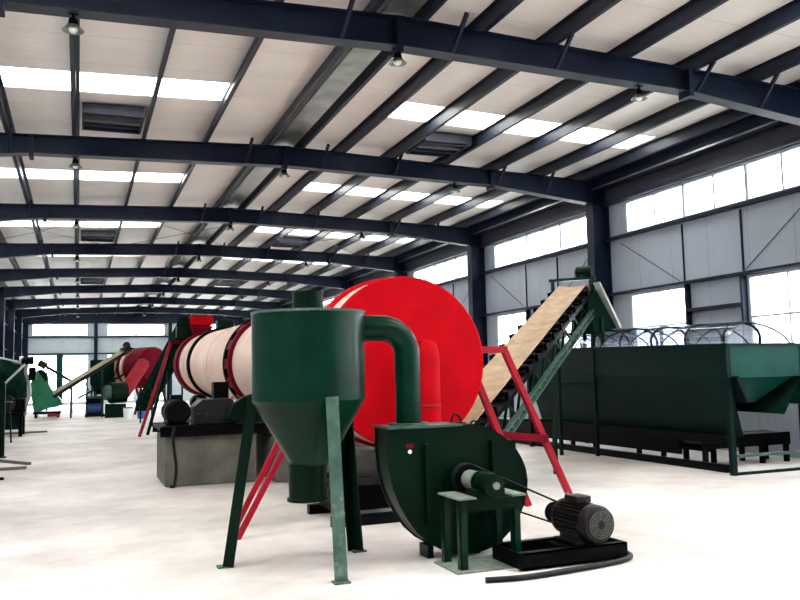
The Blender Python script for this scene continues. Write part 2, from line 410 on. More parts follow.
names_p = ['seventh left', 'sixth left', 'fifth left', 'fourth left', 'third left', 'second left', 'first left', 'first right', 'second right', 'third right', 'fourth right', 'fifth right', 'sixth right', 'seventh right']
for x, nm in zip(purl, names_p):
    z0 = rafter_top(x)+.002; h = zroof(x)-z0-.004
    s = 1 if x > RX else -1
    g = G().box(x-.008, x+.008, YN, YS+.05, z0, z0+h)
    g.box(x, x+s*.06, YN, YS+.05, z0, z0+.01).box(x-s*.06, x, YN, YS+.05, z0+h-.01, z0+h)
    tag(g.build('roof_purlin', M['navy_edge']), 'dark steel purlin running the length of the roof, %s of the ridge' % nm, 'purlin', 'purlins under the roof')
tag(G().prism([(3.40, 5.90), (3.60, 5.93), (3.80, 5.90), (3.80, 5.915), (3.60, 5.945), (3.40, 5.915)], YN, YS, 'xz').build('ridge_cap', M['silver']), 'shiny galvanised ridge strip between the two ridge purlins', 'ridge strip')

# bracing rods under the roof (bays 2-3 and 7-8) and on the right wall
def rod(p, q): trim(G().tube([p, q], .007, 6), 'navy_edge')
for a, b in ((-3.0, 1.05), (1.05, 4.75), (4.75, 9.25)):
    for sgn in (0, 1):
        ya, yb = (21.22, 26.98) if sgn else (26.98, 21.22)
        rod((a, ya, rafter_top(a)-.1-.02*sgn), (b, yb, rafter_top(b)-.1-.02*sgn))
for k in range(3):
    y = 9.1+6*k
    rod((XR-.02, y+5.5, 4.2), (XR-.02, y+3.7, 3.18)); rod((XR-.02, y+.5, 4.2), (XR-.02, y+2.0, 3.18))

# roof vents between the purlins
def vent(x0, x1, y0, lab):
    z = rafter_top((x0+x1)/2)+.01
    r = thing('roof_vent', lab, 'vent', ((x0+x1)/2, y0+.5, z))
    G().box(x0, x1, y0, y0+.05, z, z+.16).box(x0, x1, y0+.95, y0+1.0, z, z+.16).box(x0, x0+.04, y0+.05, y0+.95, z, z+.16).box(x1-.04, x1, y0+.05, y0+.95, z, z+.16).build('vent_frame', M['navy_edge'], r)
    G().box(x0+.04, x1-.04, y0+.05, y0+.95, z+.12, z+.15).build('back_plate', M['dull'], r)
    for j in range(3):
        G().box(x0+.04, x1-.04, y0+.16+.26*j, y0+.27+.26*j, z+.01, z+.03).build('blade', M['silver' if j == 1 else 'navy_edge'], r)
for k, w in ((0, 'nearest'), (2, 'third'), (4, 'fifth')):
    vent(-.0, .95, 9.1+6*k+4.6, 'dark louvred roof vent left of the ridge in the %s bay' % w)
    vent(5.9, 6.85, 9.1+6*k+4.5, 'dark louvred roof vent right of the ridge in the %s bay' % w)

# high bay lamps
def make_lamp(loc, lab):
    r = thing('pendant_lamp', lab, 'lamp', loc, 'high bay lamps under the rafters')
    x, y, z = loc
    G().tube([(x, y, z+.10), (x, y, z+.05)], .016, 8).box(x-.05, x+.05, y-.02, y+.02, z+.09, z+.10).build('hook', M['black'], r)
    G().lathe((x, y, z), [(.028, .055), (.045, .035), (.05, 0), (.06, -.03)], n=20).build('ballast', M['black'], r)
    sh = G().hollow((x, y, z), [(.055, -.025), (.08, -.05), (.115, -.085)], [(.11, -.085), (.075, -.052), (.05, -.03)], n=20).build('lamp_shade', M['silver'], r)
    G().lathe((x, y, z), [(.03, -.03), (.045, -.06), (.05, -.08), (.03, -.105)], n=16).build('bulb', M['white'], sh)
    return r
nmx = {-.1: 'left', 3.6: 'ridge', 7.18: 'right'}
L0 = None
for i, Y in enumerate(FR[:8]):
    for x in lamp_x:
        lab = 'small pendant lamp under the %s rafter, %s row' % (ORD[i], nmx[x])
        z = rafter_bottom(x)-.10
        if L0 is None: L0 = make_lamp((x, Y, z), lab); r = L0
        else: r = copy_tree(L0); r.location = (x, Y, z); r['label'] = lab

# ------------------------------------------------------------------ green dust collector (cyclone)
CX, CY = 1.73, 6.48
r = thing('dust_collector', 'dark green cyclone dust collector on three splayed legs in front of the red disc', 'dust collector', (CX, CY, 0))
G().lathe((CX, CY, 0), [(.455, 1.31), (.455, 2.00)], n=72).build('barrel', M['green'], r)
G().hollow((CX, CY, 0), [(.462, 1.995), (.462, 2.015)], [(.43, 2.015), (.43, 1.995)], n=72).build('top_rim', M['green_lt'], r)
G().lathe((CX, CY, 0), [(.125, 2.0), (.125, 2.17), (.13, 2.17), (.13, 2.18)], n=32).build('top_outlet', M['green_dk'], r)
G().lathe((CX, CY, 0), [(.455, 1.31), (.447, 1.295), (.155, .80)], n=72).build('cone', M['green'], r)
G().lathe((CX-.02, CY, 0), [(.155, .80), (.150, .54), (.165, .54), (.165, .515)], n=40).build('discharge_pipe', M['green_dk'], r)
for a, (fx, fy) , m in ((0, (1.79, 5.87), 'green_lt'), (1, (1.10, 6.77), 'green_dk'), (2, (2.24, 6.83), 'green_dk')):
    d = Vector((fx-CX, fy-CY, 0)).normalized(); t = Vector((-d.y, d.x, 0))
    top = Vector((CX, CY, 1.34)) + d*.485; ft = Vector((fx, fy, .012))
    g = G(); ax = (ft-top).normalized(); nrm = t.cross(ax).normalized()
    g.beam(top, ft, .10, .010, up=nrm)
    g.beam(top + t*.047 - nrm*.045*0 + d*-.04, ft + t*.047 - d*.04, .010, .085, up=nrm)
    g.build('leg', M[m], r)
    G().box(fx-.06, fx+.06, fy-.05, fy+.05, 0, .012).build('foot_plate', M['green_lt'], r)
# outlet duct with its elbow down to the fan
PXc, PYc, PR = 2.555, 6.40, .107
pts = [(CX+.36, CY-.06, 1.88), (2.28, PYc, 1.88)]
for k in range(1, 12):
    a = PI/2*k/12; pts.append((2.33+(.225)*math.sin(a), PYc, 1.655+.225*math.cos(a)))
pts += [(PXc, PYc, 1.63), (PXc, PYc, 1.075)]
G().tube(pts, PR, 32).build('duct', M['green'], r)

# ------------------------------------------------------------------ centrifugal fan
FY0, FY1 = 6.22, 6.50
out = [(2.22,1.06),(2.22,.85),(2.235,.72),(2.27,.58),(2.32,.46),(2.385,.35),(2.47,.24),(2.57,.155),(2.68,.095),(2.80,.05),(2.92,.035),(3.04,.04),(3.16,.065),(3.27,.12),(3.36,.19),(3.44,.28),(3.495,.38),(3.53,.49),(3.54,.58),(3.525,.68),(3.49,.76),(3.44,.835),(3.37,.905),(3.29,.965),(3.20,1.01),(3.13,1.035),(3.08,1.06)]
out = [(3.54-(3.54-x)*.935, z) for x, z in out]
r = thing('centrifugal_fan', 'dark green snail shaped blower fan with flat top, under the green duct', 'fan', (2.9, 6.4, 0))
G().prism(out, FY0, FY1).build('casing', M['green_dk'], r)
def scaled(s_, c=(2.9, .55)): return [(c[0]+(x-c[0])*s_, c[1]+(z-c[1])*s_) for x, z in out]
n_ = len(out); big = scaled(1.025)
for y0 in (FY0-.008, FY1-.004):
    g = G()
    for k in range(n_):
        a, b, c, d = out[k], out[(k+1)%n_], big[(k+1)%n_], big[k]
        f = lambda p, y: (p[0], y, max(p[1], .012))
        g.poly([f(a,y0), f(b,y0), f(c,y0), f(d,y0), f(a,y0+.012), f(b,y0+.012), f(c,y0+.012), f(d,y0+.012)], [(0,1,2,3),(4,7,6,5),(0,4,5,1),(1,5,6,2),(2,6,7,3),(3,7,4,0)])
    g.build('rim_flange', M['green_dk'], r)
G().box(2.29, 2.95, FY0-.03, FY1+.06, 1.06, 1.078).build('outlet_flange', M['green_lt'], r)
G().hollow((PXc, PYc, 0), [(.165, 1.078), (.165, 1.095)], [(.11, 1.095), (.11, 1.078)], n=32).build('pipe_flange', M['green_lt'], r)
G().lathe((2.95, FY0-.002, .56), [(.20, 0), (.20, .005), (.10, .008)], axis=(0,-1,0), n=48).build('front_plate', M['green_dk'], r)
for x in (2.62, 3.22):
    G().beam((x, FY0-.03, .30), (x, FY0-.03, .93), .03, .05, up=(0,1,0)).build('stiffener', M['green_dk'], r)
pts = [(2.99+.045*math.cos(a), 6.4, 1.075+.075*math.sin(a)) for a in [PI*k/10 for k in range(11)]]
G().tube(pts, .009, 8).build('lifting_eye', M['green_dk'], r)
pts = [(3.16+.04*math.cos(a), 6.4, 1.035+.05*math.sin(a)) for a in [PI*k/10 for k in range(11)]]
G().tube(pts, .008, 8).build('lifting_eye', M['green_dk'], r)
G().lathe((2.485, FY0-.009, .875), [(.017, 0), (.017, .004)], axis=(0,-1,0), n=20).build('sticker', M['white'], r)
G().box(2.455, 2.515, FY0-.014, FY0-.009, .905, .935).build('maker_mark', M['red_dk'], r)
for x0 in (2.66, 3.08): G().box(x0, x0+.05, FY0+.08, FY1-.02, 0, .10).build('foot', M['green_dk'], r)
# bearing pedestal
px0, px1, py0, py1 = 2.70, 3.16, 5.76, 6.12
r2 = r
G().box(px0-.06, px1+.18, py0-.06, py1+.02, 0, .014).build('base_plate', M['dusty'], r2)
for x in (px0, px1):
    for y in (py0, py1-.06):
        G().beam((x+.03, y+.004, .014), (x+.03, y+.004, .535), .06, .008, up=(0,1,0)).beam((x+.004, y+.03, .014), (x+.004, y+.03, .535), .008, .06, up=(0,1,0)).build('pedestal_leg', M['green'], r2)
for a_, b_ in ((px0-.02, px0+.13), (px1-.02, px1+.10)): G().box(a_, b_, py0-.03, py1, .535, .55).build('pedestal_top', M['dusty'], r2)
for a_ in (py0-.004, py1-.02): G().box(px0, px1+.08, a_, a_+.012, .44, .533).build('apron', M['green_dk'], r2)
SX, SZ = 2.95, .64
G().cyl((SX, 5.62, SZ), (SX, 6.28, SZ), .028, n=20).build('shaft', M['silver'], r2)
hb = G().lathe((SX, 5.66, SZ), [(.03, -.01), (.088, 0), (.088, .08), (.078, .085), (.078, .17), (.088, .175), (.088, .23), (.05, .24)], axis=(0,1,0), n=32).build('bearing_housing', M['green_dk'], r2)
G().box(SX-.12, SX+.12, 5.72, 5.90, .55, .60).build('housing_foot', M['green_dk'], hb)
G().lathe((SX-.01, 5.92, SZ+.005), [(.05, 0), (.074, .005), (.074, .15), (.05, .155)], axis=(0,1,0), n=28).build('bearing_collar', M['dusty'], r2)
# grooved pulley
BY = 6.15
G().lathe((SX, BY, SZ), [(.03, -.04), (.118, -.04), (.118, -.025), (.105, -.015), (.118, -.005), (.105, .005), (.118, .015), (.118, .04), (.03, .04)], axis=(0,1,0), n=40).build('pulley', M['black'], r2)

# motor on its base frame
MX, MZ = 3.78, .30
b = thing('motor_base', 'black steel channel frame under the motor right of the blower', 'base frame', (3.55, 5.8, 0))
for y in (5.56, 5.95):
    G().box(3.12, 4.04, y, y+.012, .015, .135).box(3.12, 4.04, y, y+.07, .123, .135).box(3.12, 4.04, y, y+.07, .015, .027).build('channel', M['black'], b)
for a_ in (3.10, 4.042): G().box(a_, a_+.018, 5.56, 6.02, .015, .135).build('end_channel', M['black'], b)
G().box(3.55, 3.62, 5.575, 5.948, .03, .122).build('cross_member', M['black'], b)
m = thing('electric_motor', 'black finned electric motor on the channel frame, driving the blower by belts', 'motor', (MX, 5.8, .135))
prof = [(.03, -.30), (.11, -.30), (.135, -.285), (.145, -.26), (.145, -.19), (.138, -.185), (.138, -.18)]
G().lathe((MX, 5.8, MZ), prof, axis=(0,1,0), n=40).build('fan_cover', M['motor'], m)
g = G()
for k in range(4): g.hollow((MX, 5.8, MZ), [(.048+.019*k, -.301), (.048+.019*k, -.308)], [(.040+.019*k, -.308), (.040+.019*k, -.301)], axis=(0,1,0), n=24)
for k in range(8): g.beam((MX+.03*math.cos(PI*k/4), 5.494, MZ+.03*math.sin(PI*k/4)), (MX+.105*math.cos(PI*k/4), 5.494, MZ+.105*math.sin(PI*k/4)), .006, .006)
g.build('fan_grille', M['dull'], m)
G().lathe((MX, 5.8, MZ), [(.124, -.18), (.124, .16), (.145, .165), (.145, .20), (.10, .23), (.05, .245)], axis=(0,1,0), n=40).build('motor_body', M['motor'], m)
g = G()
for k in range(28):
    a = 2*PI*k/28
    if abs(math.sin(a)+1) < .12: continue
    d = Vector((math.cos(a), 0, math.sin(a))); c = Vector((MX, 5.8, MZ))
    g.beam(c+d*.133+Vector((0,-.17,0)), c+d*.133+Vector((0,.155,0)), .006, .026, up=d)
g.build('cooling_fins', M['motor'], m)
G().box(MX-.07, MX+.07, 5.72, 5.90, MZ+.135, MZ+.19).build('junction_box', M['motor'], m, bevel=.008)
pts = [(MX, 5.96+.03*math.cos(a), MZ+.14+.045*math.sin(a)) for a in [PI*k/8 for k in range(9)]]
G().tube(pts, .008, 8).build('lifting_eye', M['silver'], m)
for s in (-1, 1):
    G().box(MX+s*.11-.04, MX+s*.11+.04, 5.64, 5.94, .136, .156).box(MX+s*.10-.012, MX+s*.10+.012, 5.66, 5.92, .156, .23).build('foot', M['motor'], m)
G().cyl((MX, 6.03, MZ), (MX, BY+.05, MZ), .022, n=16).build('shaft', M['silver'], m)
G().lathe((MX, BY, MZ), [(.02, -.04), (.085, -.04), (.085, -.02), (.072, -.01), (.085, 0), (.072, .01), (.085, .02), (.085, .04), (.02, .04)], axis=(0,1,0), n=32).build('pulley', M['black'], m)
# belts: two loops around the pulleys
d = Vector((MX-SX, 0, MZ-SZ)); D = d.length; th = math.atan2(d.z, d.x)
R1, R2 = .12, .087; al = math.acos((R1-R2)/D)
for yy, nm in ((BY-.015, 'nearer'), (BY+.015, 'farther')):
    loop = []
    for k in range(17):
        a = th+al + (2*PI-2*al)*k/16; loop.append((SX+R1*math.cos(a), yy, SZ+R1*math.sin(a)))
    for k in range(11):
        a = th-al + 2*al*k/10; loop.append((MX+R2*math.cos(a), yy, MZ+R2*math.sin(a)))
    loop.append(loop[0])
    tag(G().tube(loop, .0075, 8, False).build('drive_belt', M['rubber']), 'black drive belt between blower pulley and motor, the %s of two' % nm, 'belt', 'drive belts of the blower')
# hose on the floor
def smooth_path(P, n=8):
    P = [Vector(p) for p in P]; o = []
    Q = [P[0]*2-P[1]] + P + [P[-1]*2-P[-2]]
    for i in range(1, len(Q)-2):
        for k in range(n):
            t = k/n; a, b_, c, d_ = Q[i-1:i+3]
            o.append(.5*((2*b_)+(-a+c)*t+(2*a-5*b_+4*c-d_)*t*t+(-a+3*b_-3*c+d_)*t**3))
    return o + [P[-1]]
tag(G().tube(smooth_path([(2.72,5.40,.022),(2.9,5.36,.022),(3.1,5.35,.022),(3.4,5.38,.022),(3.7,5.42,.022),(3.95,5.48,.022),(4.10,5.58,.022),(4.13,5.72,.022),(4.11,5.84,.022)]), .021, 12).build('hose', M['rubber']), 'black hose lying on the floor around the motor frame', 'hose')

# ------------------------------------------------------------------ red hood and rotary drum
HX, HZ, HY = 3.19, 1.625, 8.0
SL = .018
r = thing('discharge_hood', 'big bright red round end hood on splayed red legs behind the dust collector', 'hood', (HX, 8.3, 0))
ax = (0, 1, 0)
G().lathe((HX, HY, HZ), [(.885, 0), (.90, .012), (.90, .05)], axis=ax, n=96).build('front_disc', M['red'], r)
G().hollow((HX, HY, HZ), [(.893, .05), (.893, .42)], [(.80, .42), (.80, .05)], axis=ax, n=96).build('ring_band', M['beige'], r)
G().hollow((HX, HY, HZ), [(.90, .42), (.93, .43), (.93, .60), (.92, .61)], [(.79, .61), (.79, .42)], axis=ax, n=96).build('rear_shroud', M['red'], r)
g = G()
for k in range(24):
    a = 2*PI*k/24; g.cyl((HX+.86*math.cos(a), HY-.012, HZ+.86*math.sin(a)), (HX+.86*math.cos(a), HY+.002, HZ+.86*math.sin(a)), .012, n=8)
g.build('bolts', M['red'], r)
# burner pipe in front of the disc
bp = [(3.29, 7.66, .55), (3.29, 7.66, 1.66), (3.29, 7.70, 1.74), (3.29, 8.0, 1.74)]
G().tube(bp, .112, 28).build('burner_pipe', M['red'], r)
G().hollow((3.29, 7.66, 0), [(.119, 1.17), (.119, 1.19)], [(.108, 1.19), (.108, 1.17)], n=28).build('pipe_joint', M['pink'], r)
G().lathe((3.29, 7.66, 0), [(.16, .46), (.16, .49), (.112, .49), (.112, .56)], n=28).build('pipe_base_flange', M['red_dk'], r)
for p, q in (((2.30, 7.86, 1.62), (1.39, 7.84, 0)), ((2.34, 8.40, 1.62), (1.46, 8.39, 0)), ((3.98, 8.14, 1.62), (4.69, 8.2, 0)), ((4.50, 8.30, 1.75), (5.34, 8.33, 0))):
    w_ = .052 if q[0] < 2 else .07; G().beam(p, q, w_, w_, up=(0, 1, 0)).build('leg', M['red_leg'], r, bevel=.006)
G().beam((4.02, 8.30, 1.75), (4.53, 8.30, 1.75), .075, .075).build('top_bracket', M['red_leg'], r)
G().beam((4.37, 8.2, .80), (5.02, 8.31, .72), .085, .085).build('cross_bar', M['red_dk'], r)
G().beam((2.30, 7.92, 1.05), (2.36, 8.40, 1.05), .06, .06).build('side_bracket', M['red_dk'], r)
# chute and skid under the hood
c = thing('discharge_chute', 'grey steel chute box on dark skid beneath the red hood', 'chute', (3.0, 8.5, 0))
G().poly([(2.45,8.2,.69),(3.3,8.2,.69),(3.3,8.9,.69),(2.45,8.9,.69),(2.7,8.35,.42),(3.15,8.35,.42),(3.15,8.8,.42),(2.7,8.8,.42)], [(0,1,2,3),(4,7,6,5),(0,4,5,1),(1,5,6,2),(2,6,7,3),(3,7,4,0)]).build('chute_box', M['dull'], c)
G().box(2.35, 3.9, 8.2, 8.28, .36, .44).box(2.35, 3.9, 8.85, 8.93, .36, .44).build('top_rail', M['gear'], c)
for a_ in (7.95, 8.85): G().box(2.35, 3.9, a_, a_+.1, 0.0, .10).build('skid', M['black'], c)
G().box(2.45, 3.2, 8.3, 8.8, .1, .36).build('screw_trough', M['black'], c)

def axis_pt(y): return Vector((3.2, y, 1.625+SL*(y-8)))
def ring(y0, y1, ro, ri, name, mat_, par, n=72):
    d = (axis_pt(y1)-axis_pt(y0)); return G().hollow(axis_pt(y0), [(ro, 0), (ro, d.length)], [(ri, d.length), (ri, 0)], axis=d, n=n).build(name, M[mat_], par)
r = thing('rotary_drum', 'long beige rotary dryer drum running away behind the dust collector', 'dryer drum', (3.2, 15, 0))
d = axis_pt(22)-axis_pt(8.62)
G().lathe(axis_pt(8.62), [(.79, 0), (.79, d.length)], axis=d, n=96).build('shell', M['beige'], r)
ring(19.7, 19.85, .86, .785, 'riding_ring', 'black', r)
ring(14.40, 14.48, .88, .785, 'riding_ring', 'black', r)
ring(14.02, 14.10, .86, .785, 'girth_gear', 'red_dk', r)
g = G(); dd = (axis_pt(14.35)-axis_pt(14.05)).normalized()
for k in range(16):
    a = 2*PI*k/16; o = Vector((math.cos(a), 0, math.sin(a)))
    t = Vector((-math.sin(a), 0, math.cos(a)))
    g.beam(axis_pt(14.08)+o*.83, axis_pt(14.42)+o*.83, .17, .06, up=o)
g.build('gear_spring_plates', M['red_dk'], r)
ring(21.9, 22.05, .81, .785, 'end_collar', 'red_dk', r)
ring(20.9, 20.94, .80, .785, 'seam_ring', 'beige', r); ring(17.0, 17.04, .798, .785, 'seam_ring', 'beige', r)

# piers and drive
p = thing('concrete_pier', 'grey concrete block left of the dust collector carrying the drive unit', 'concrete block', (1.77, 12.6, 0))
G().box(1.13, 2.42, 12.0, 13.3, 0, .70).build('block', M['concrete'], p, bevel=.02)
p2 = tag(G().box(2.62, 4.1, 11.7, 13.5, 0, .66).build('concrete_pier', M['concrete'], bevel=.02), 'grey concrete block under the drum, half hidden behind the dust collector', 'concrete block')
p3 = tag(G().box(2.2, 4.2, 19.0, 20.4, 0, .70).build('concrete_pier', M['concrete'], bevel=.02), 'far grey concrete block under the far ring of the beige drum', 'concrete block')
tag(G().tube(smooth_path([(1.24, 11.87, .83), (1.22, 11.86, .70), (1.25, 11.95, .5), (1.28, 11.97, .25), (1.25, 11.95, .03), (1.20, 11.90, .02)]), .022, 10).build('power_cable', M['rubber']), 'black cable hanging down the near face of the concrete block', 'cable')
b = thing('steel_skid', 'black steel beam frame on top of the near concrete block', 'base frame', (1.8, 12.6, .70))
for y in (11.9, 13.15): G().box(1.06, 2.75, y, y+.12, .70, .715).box(1.06, 2.75, y+.05, y+.065, .715, .825).box(1.06, 2.75, y, y+.12, .825, .84).build('beam', M['black'], b)
G().box(1.06, 2.75, 12.02, 13.15, .78, .83).build('deck_plate', M['black'], b)
m = thing('electric_motor', 'black motor at the left end of the drive frame on the concrete block', 'motor', (1.32, 12.4, .84))
G().lathe((1.32, 12.45, 1.03), [(.05, -.33), (.15, -.33), (.18, -.29), (.18, -.15), (.165, -.14), (.165, .22), (.18, .23), (.18, .27), (.06, .30)], axis=(0,1,0), n=36).build('motor_body', M['black'], m)
g = G()
for k in range(24):
    a = 2*PI*k/24; d = Vector((math.cos(a), 0, math.sin(a))); cc = Vector((1.32, 12.45, 1.03)); g.beam(cc+d*.172+Vector((0,-.13,0)), cc+d*.172+Vector((0,.2,0)), .008, .03, up=d)
g.build('cooling_fins', M['black'], m)
G().box(1.16, 1.48, 12.2, 12.65, .84, .88).build('foot', M['green_dk'], m)
G().box(1.24, 1.40, 12.35, 12.55, 1.2, 1.27).build('junction_box', M['green_dk'], m, bevel=.01)
m = thing('gearbox', 'dark grey gear reducer between motor and belt guard on the concrete block', 'gearbox', (1.8, 12.4, .84))
G().prism([(1.55,.84),(2.15,.84),(2.15,1.1),(2.08,1.2),(1.66,1.2),(1.55,1.1)], 12.12, 12.62).build('gear_case', M['gear'], m, bevel=.015)
G().box(1.52, 2.18, 12.08, 12.66, .98, 1.01).build('case_flange', M['gear'], m)
G().cyl((1.75, 12.05, 1.0), (1.75, 12.12, 1.0), .06, n=20).cyl((1.97, 12.05, 1.02), (1.97, 12.12, 1.02), .08, n=20).build('shaft_cover', M['gear'], m)
for x in (1.6, 2.1): G().cyl((x, 12.2, 1.2), (x, 12.2, 1.225), .02, n=10).build('bolt', M['silver'], m)
m = thing('belt_guard', 'dark green sloping belt guard box beside the gear reducer', 'guard', (2.3, 12.1, .84))
G().prism([(1.98,.92),(2.06,1.12),(2.20,1.22),(2.42,1.28),(2.52,1.05),(2.48,.86),(2.2,.86),(2.04,.88)], 11.9, 12.06).build('cover', M['green_dk'], m, bevel=.015)
m = thing('support_roller', 'black support roller block under the drum above the concrete block', 'roller', (2.5, 12.9, .84))
G().box(1.92, 2.15, 12.8, 13.05, .84, 1.44).build('bearing_block', M['black'], m, bevel=.02)
G().cyl((2.15, 12.92, 1.0), (2.45, 12.92, 1.0), .06, n=20).build('axle', M['gear'], m)
m = thing('support_roller', 'far support roller under the drum, left of the green box', 'roller', (2.7, 19.7, .70))
G().cyl((2.62, 19.55, .93), (2.62, 19.9, .93), .20, n=32).build('wheel', M['black'], m)
G().box(2.45, 2.8, 19.42, 19.54, .70, .95).box(2.45, 2.8, 19.91, 20.0, .70, .95).build('bearing_block', M['green_dk'], m)

# ------------------------------------------------------------------ belt conveyor
B0 = Vector((3.96, 8.64, .84)); B1 = Vector((8.22, 12.5, 2.98)); ax = (B1-B0); LN = ax.length; ax.normalize()
ln = Vector((ax.y, -ax.x, 0)).normalized(); nn = ln.cross(ax).normalized()
if nn.z < 0: nn = -nn
def C(t, s, h): return B0 + ax*t + ln*s + nn*h
r = thing('belt_conveyor', 'inclined conveyor with dusty tan belt rising to the green hopper', 'conveyor', (6.3, 10.47, 0))
g = G(); T0, T1 = -.12, LN
N_ = 40; W = .245
prof = [(-W, .045), (-W*.55, .012), (0, 0), (W*.55, .012), (W, .045)]
rows = []
for i in range(N_+1):
    t = T0+(T1-T0)*i/N_; rows.append([C(t, s, h) for s, h in prof])
for i in range(1, 9):
    a = PI*i/8; rows.append([C(T1+.11*math.sin(a), s, h*(1-i/8)-.11+.11*math.cos(a)) for s, h in prof])
vs = [v for row in rows for v in row]; fs = []
for i in range(len(rows)-1):
    for k in range(4): fs.append((i*5+k, i*5+k+1, i*5+k+6, i*5+k+5))
g.poly(vs, fs)
o = g.build('belt', M['belt'], r); sm = o.modifiers.new('thick', 'SOLIDIFY'); sm.thickness = .012
G().beam(C(T0, 0, -.20), C(T1, 0, -.20), .56, .012, up=nn).build('return_belt', M['rubber'], r)
for s in (-1, 1):
    g = G()
    g.beam(C(T0, s*.32, -.10), C(T1+.1, s*.32, -.10), .05, .07, up=nn)
    g.build('side_channel', M['black'], r)
    g = G(); g.beam(C(T0, s*.32, -.42), C(T1-.1, s*.32, -.42), .05, .05, up=nn)
    k = 0; t = T0
    while t < T1-.4:
        g.beam(C(t, s*.32, -.42 if k%2 else -.13), C(t+.3, s*.32, -.13 if k%2 else -.42), .03, .03, up=ln); t += .3; k += 1
    g.build('truss', M['green_dk'], r)
# handrail-like lower lattice bar on the near side
g = G(); g.beam(C(T0+.3, .36, -.36), C(T1+.1, .36, -.36), .07, .02, up=nn).beam(C(T0+.3, .36, -.46), C(T1+.1, .36, -.46), .07, .02, up=nn)
for k in range(26):
    t = T0+.35+k*.26
    if t < T1: g.beam(C(t, .36, -.36), C(t+.06, .36, -.46), .05, .02, up=ln)
g.build('lattice_rail', M['green_lt'], r)
for k in range(14):
    t = T0+.3+k*.46
    if t > T1-.2: break
    br = G().beam(C(t, -.34, -.09), C(t, .34, -.09), .04, .03, up=ax).build('idler_bracket', M['black'], r)
    for s in (-1, 1):
        G().beam(C(t, s*.33, -.09), C(t, s*.33, .03), .05, .02, up=ax).build('bracket_arm', M['black'], br)
        G().cyl(C(t, s*.315, .01), C(t, s*.13, -.03), .04, n=14).build('idler_roller', M['black'], br)
G().cyl(C(T1, -.28, -.11), C(T1, .28, -.11), .10, n=28).build('head_drum', M['rubber'], r)
for s in (-1, 1):
    q = C(T1-.05, s*.36, 0)
    G().beam(q+Vector((0,0,-.3)), q+Vector((0,0,.16)), .05, .05).build('head_post', M['green'], r)
a_, b_ = C(T1-.05, -.42, 0)+Vector((0,0,.15)), C(T1-.05, .42, 0)+Vector((0,0,.15))
G().beam(a_, b_, .06, .05).build('head_bar', M['green'], r)
a2, b2 = a_-ax*.55+Vector((0,0,.12)), b_-ax*.55+Vector((0,0,.12))
q = C(T1-.05, .20, 0)+Vector((0,0,.27))
G().cyl(q-ln*.11, q+ln*.15, .095, n=24).box(q.x-.09, q.x+.09, q.y-.09, q.y+.09, q.z-.10, q.z-.06).build('head_motor', M['green_dk'], r)
G().cyl(q-ln*.14, q-ln*.11, .07, n=20).build('motor_end', M['dull'], r)
for t in (.3, 3.16, 5.95):
    for s in (-1, 1):
        q = C(t, s*.32, -.42); G().beam(q, (q.x, q.y, .0), .055, .055).build('leg', M['green_dk'], r)
    qa, qb = C(t, -.32, -.42), C(t, .32, -.42); z = min(qa.z, qb.z)*.5
    G().beam((qa.x, qa.y, z), (qb.x, qb.y, z), .04, .04).build('leg_brace', M['green_dk'], r)
# discharge chute at the head
h = thing('chute', 'dark green discharge chute with pale face plate at the conveyor top', 'chute', (8.7, 12.6, 1.95))
hx, hy = 8.50, 12.25
G().poly([(8.25,12.1,2.78),(8.42,12.1,2.88),(8.42,12.75,2.88),(8.25,12.75,2.78),(8.35,12.1,2.12),(8.82,12.1,2.22),(8.82,12.75,2.22),(8.35,12.75,2.12)], [(0,1,2,3),(4,7,6,5),(0,4,5,1),(1,5,6,2),(2,6,7,3),(3,7,4,0)]).build('chute_body', M['far_dark'], h)
G().poly([(8.42,12.0,3.02),(8.45,12.0,3.02),(8.86,12.0,2.24),(8.83,12.0,2.20),(8.42,12.25,3.02),(8.45,12.25,3.02),(8.86,12.25,2.24),(8.83,12.25,2.20)], [(0,1,2,3),(4,7,6,5),(0,4,5,1),(1,5,6,2),(2,6,7,3),(3,7,4,0)]).build('face_plate', M['pale'], h)
G().beam((8.5, 12.08, 2.4), (8.5, 12.08, 1.82), .05, .05).beam((8.55, 12.7, 2.3), (8.55, 12.7, 1.85), .05, .05).build('bracket', M['green_dk'], h)

# ------------------------------------------------------------------ green storage hopper
X0, X1, Y0, Y1 = 8.41, 9.76, 9.03, 14.6
r = thing('storage_hopper', 'long dark green steel hopper on legs along the right wall', 'hopper', ((X0+X1)/2, 11.8, 0))
g = G()
g.box(X0, X0+.012, Y0+.02, Y1, 1.34, 1.80).box(X1-.012, X1, Y0+.02, Y1, 1.34, 1.80).box(X0+.012, X1-.012, Y1-.012, Y1, 1.34, 1.8)
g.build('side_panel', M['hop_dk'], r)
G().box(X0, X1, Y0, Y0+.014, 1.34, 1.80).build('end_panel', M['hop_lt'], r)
G().box(X0-.03, X1+.03, Y0-.03, Y0+.02, 1.785, 1.82).box(X0-.03, X0+.03, Y0+.02, Y1, 1.785, 1.82).box(X1-.03, X1+.03, Y0+.02, Y1, 1.785, 1.82).build('rim', M['hop_dk'], r)
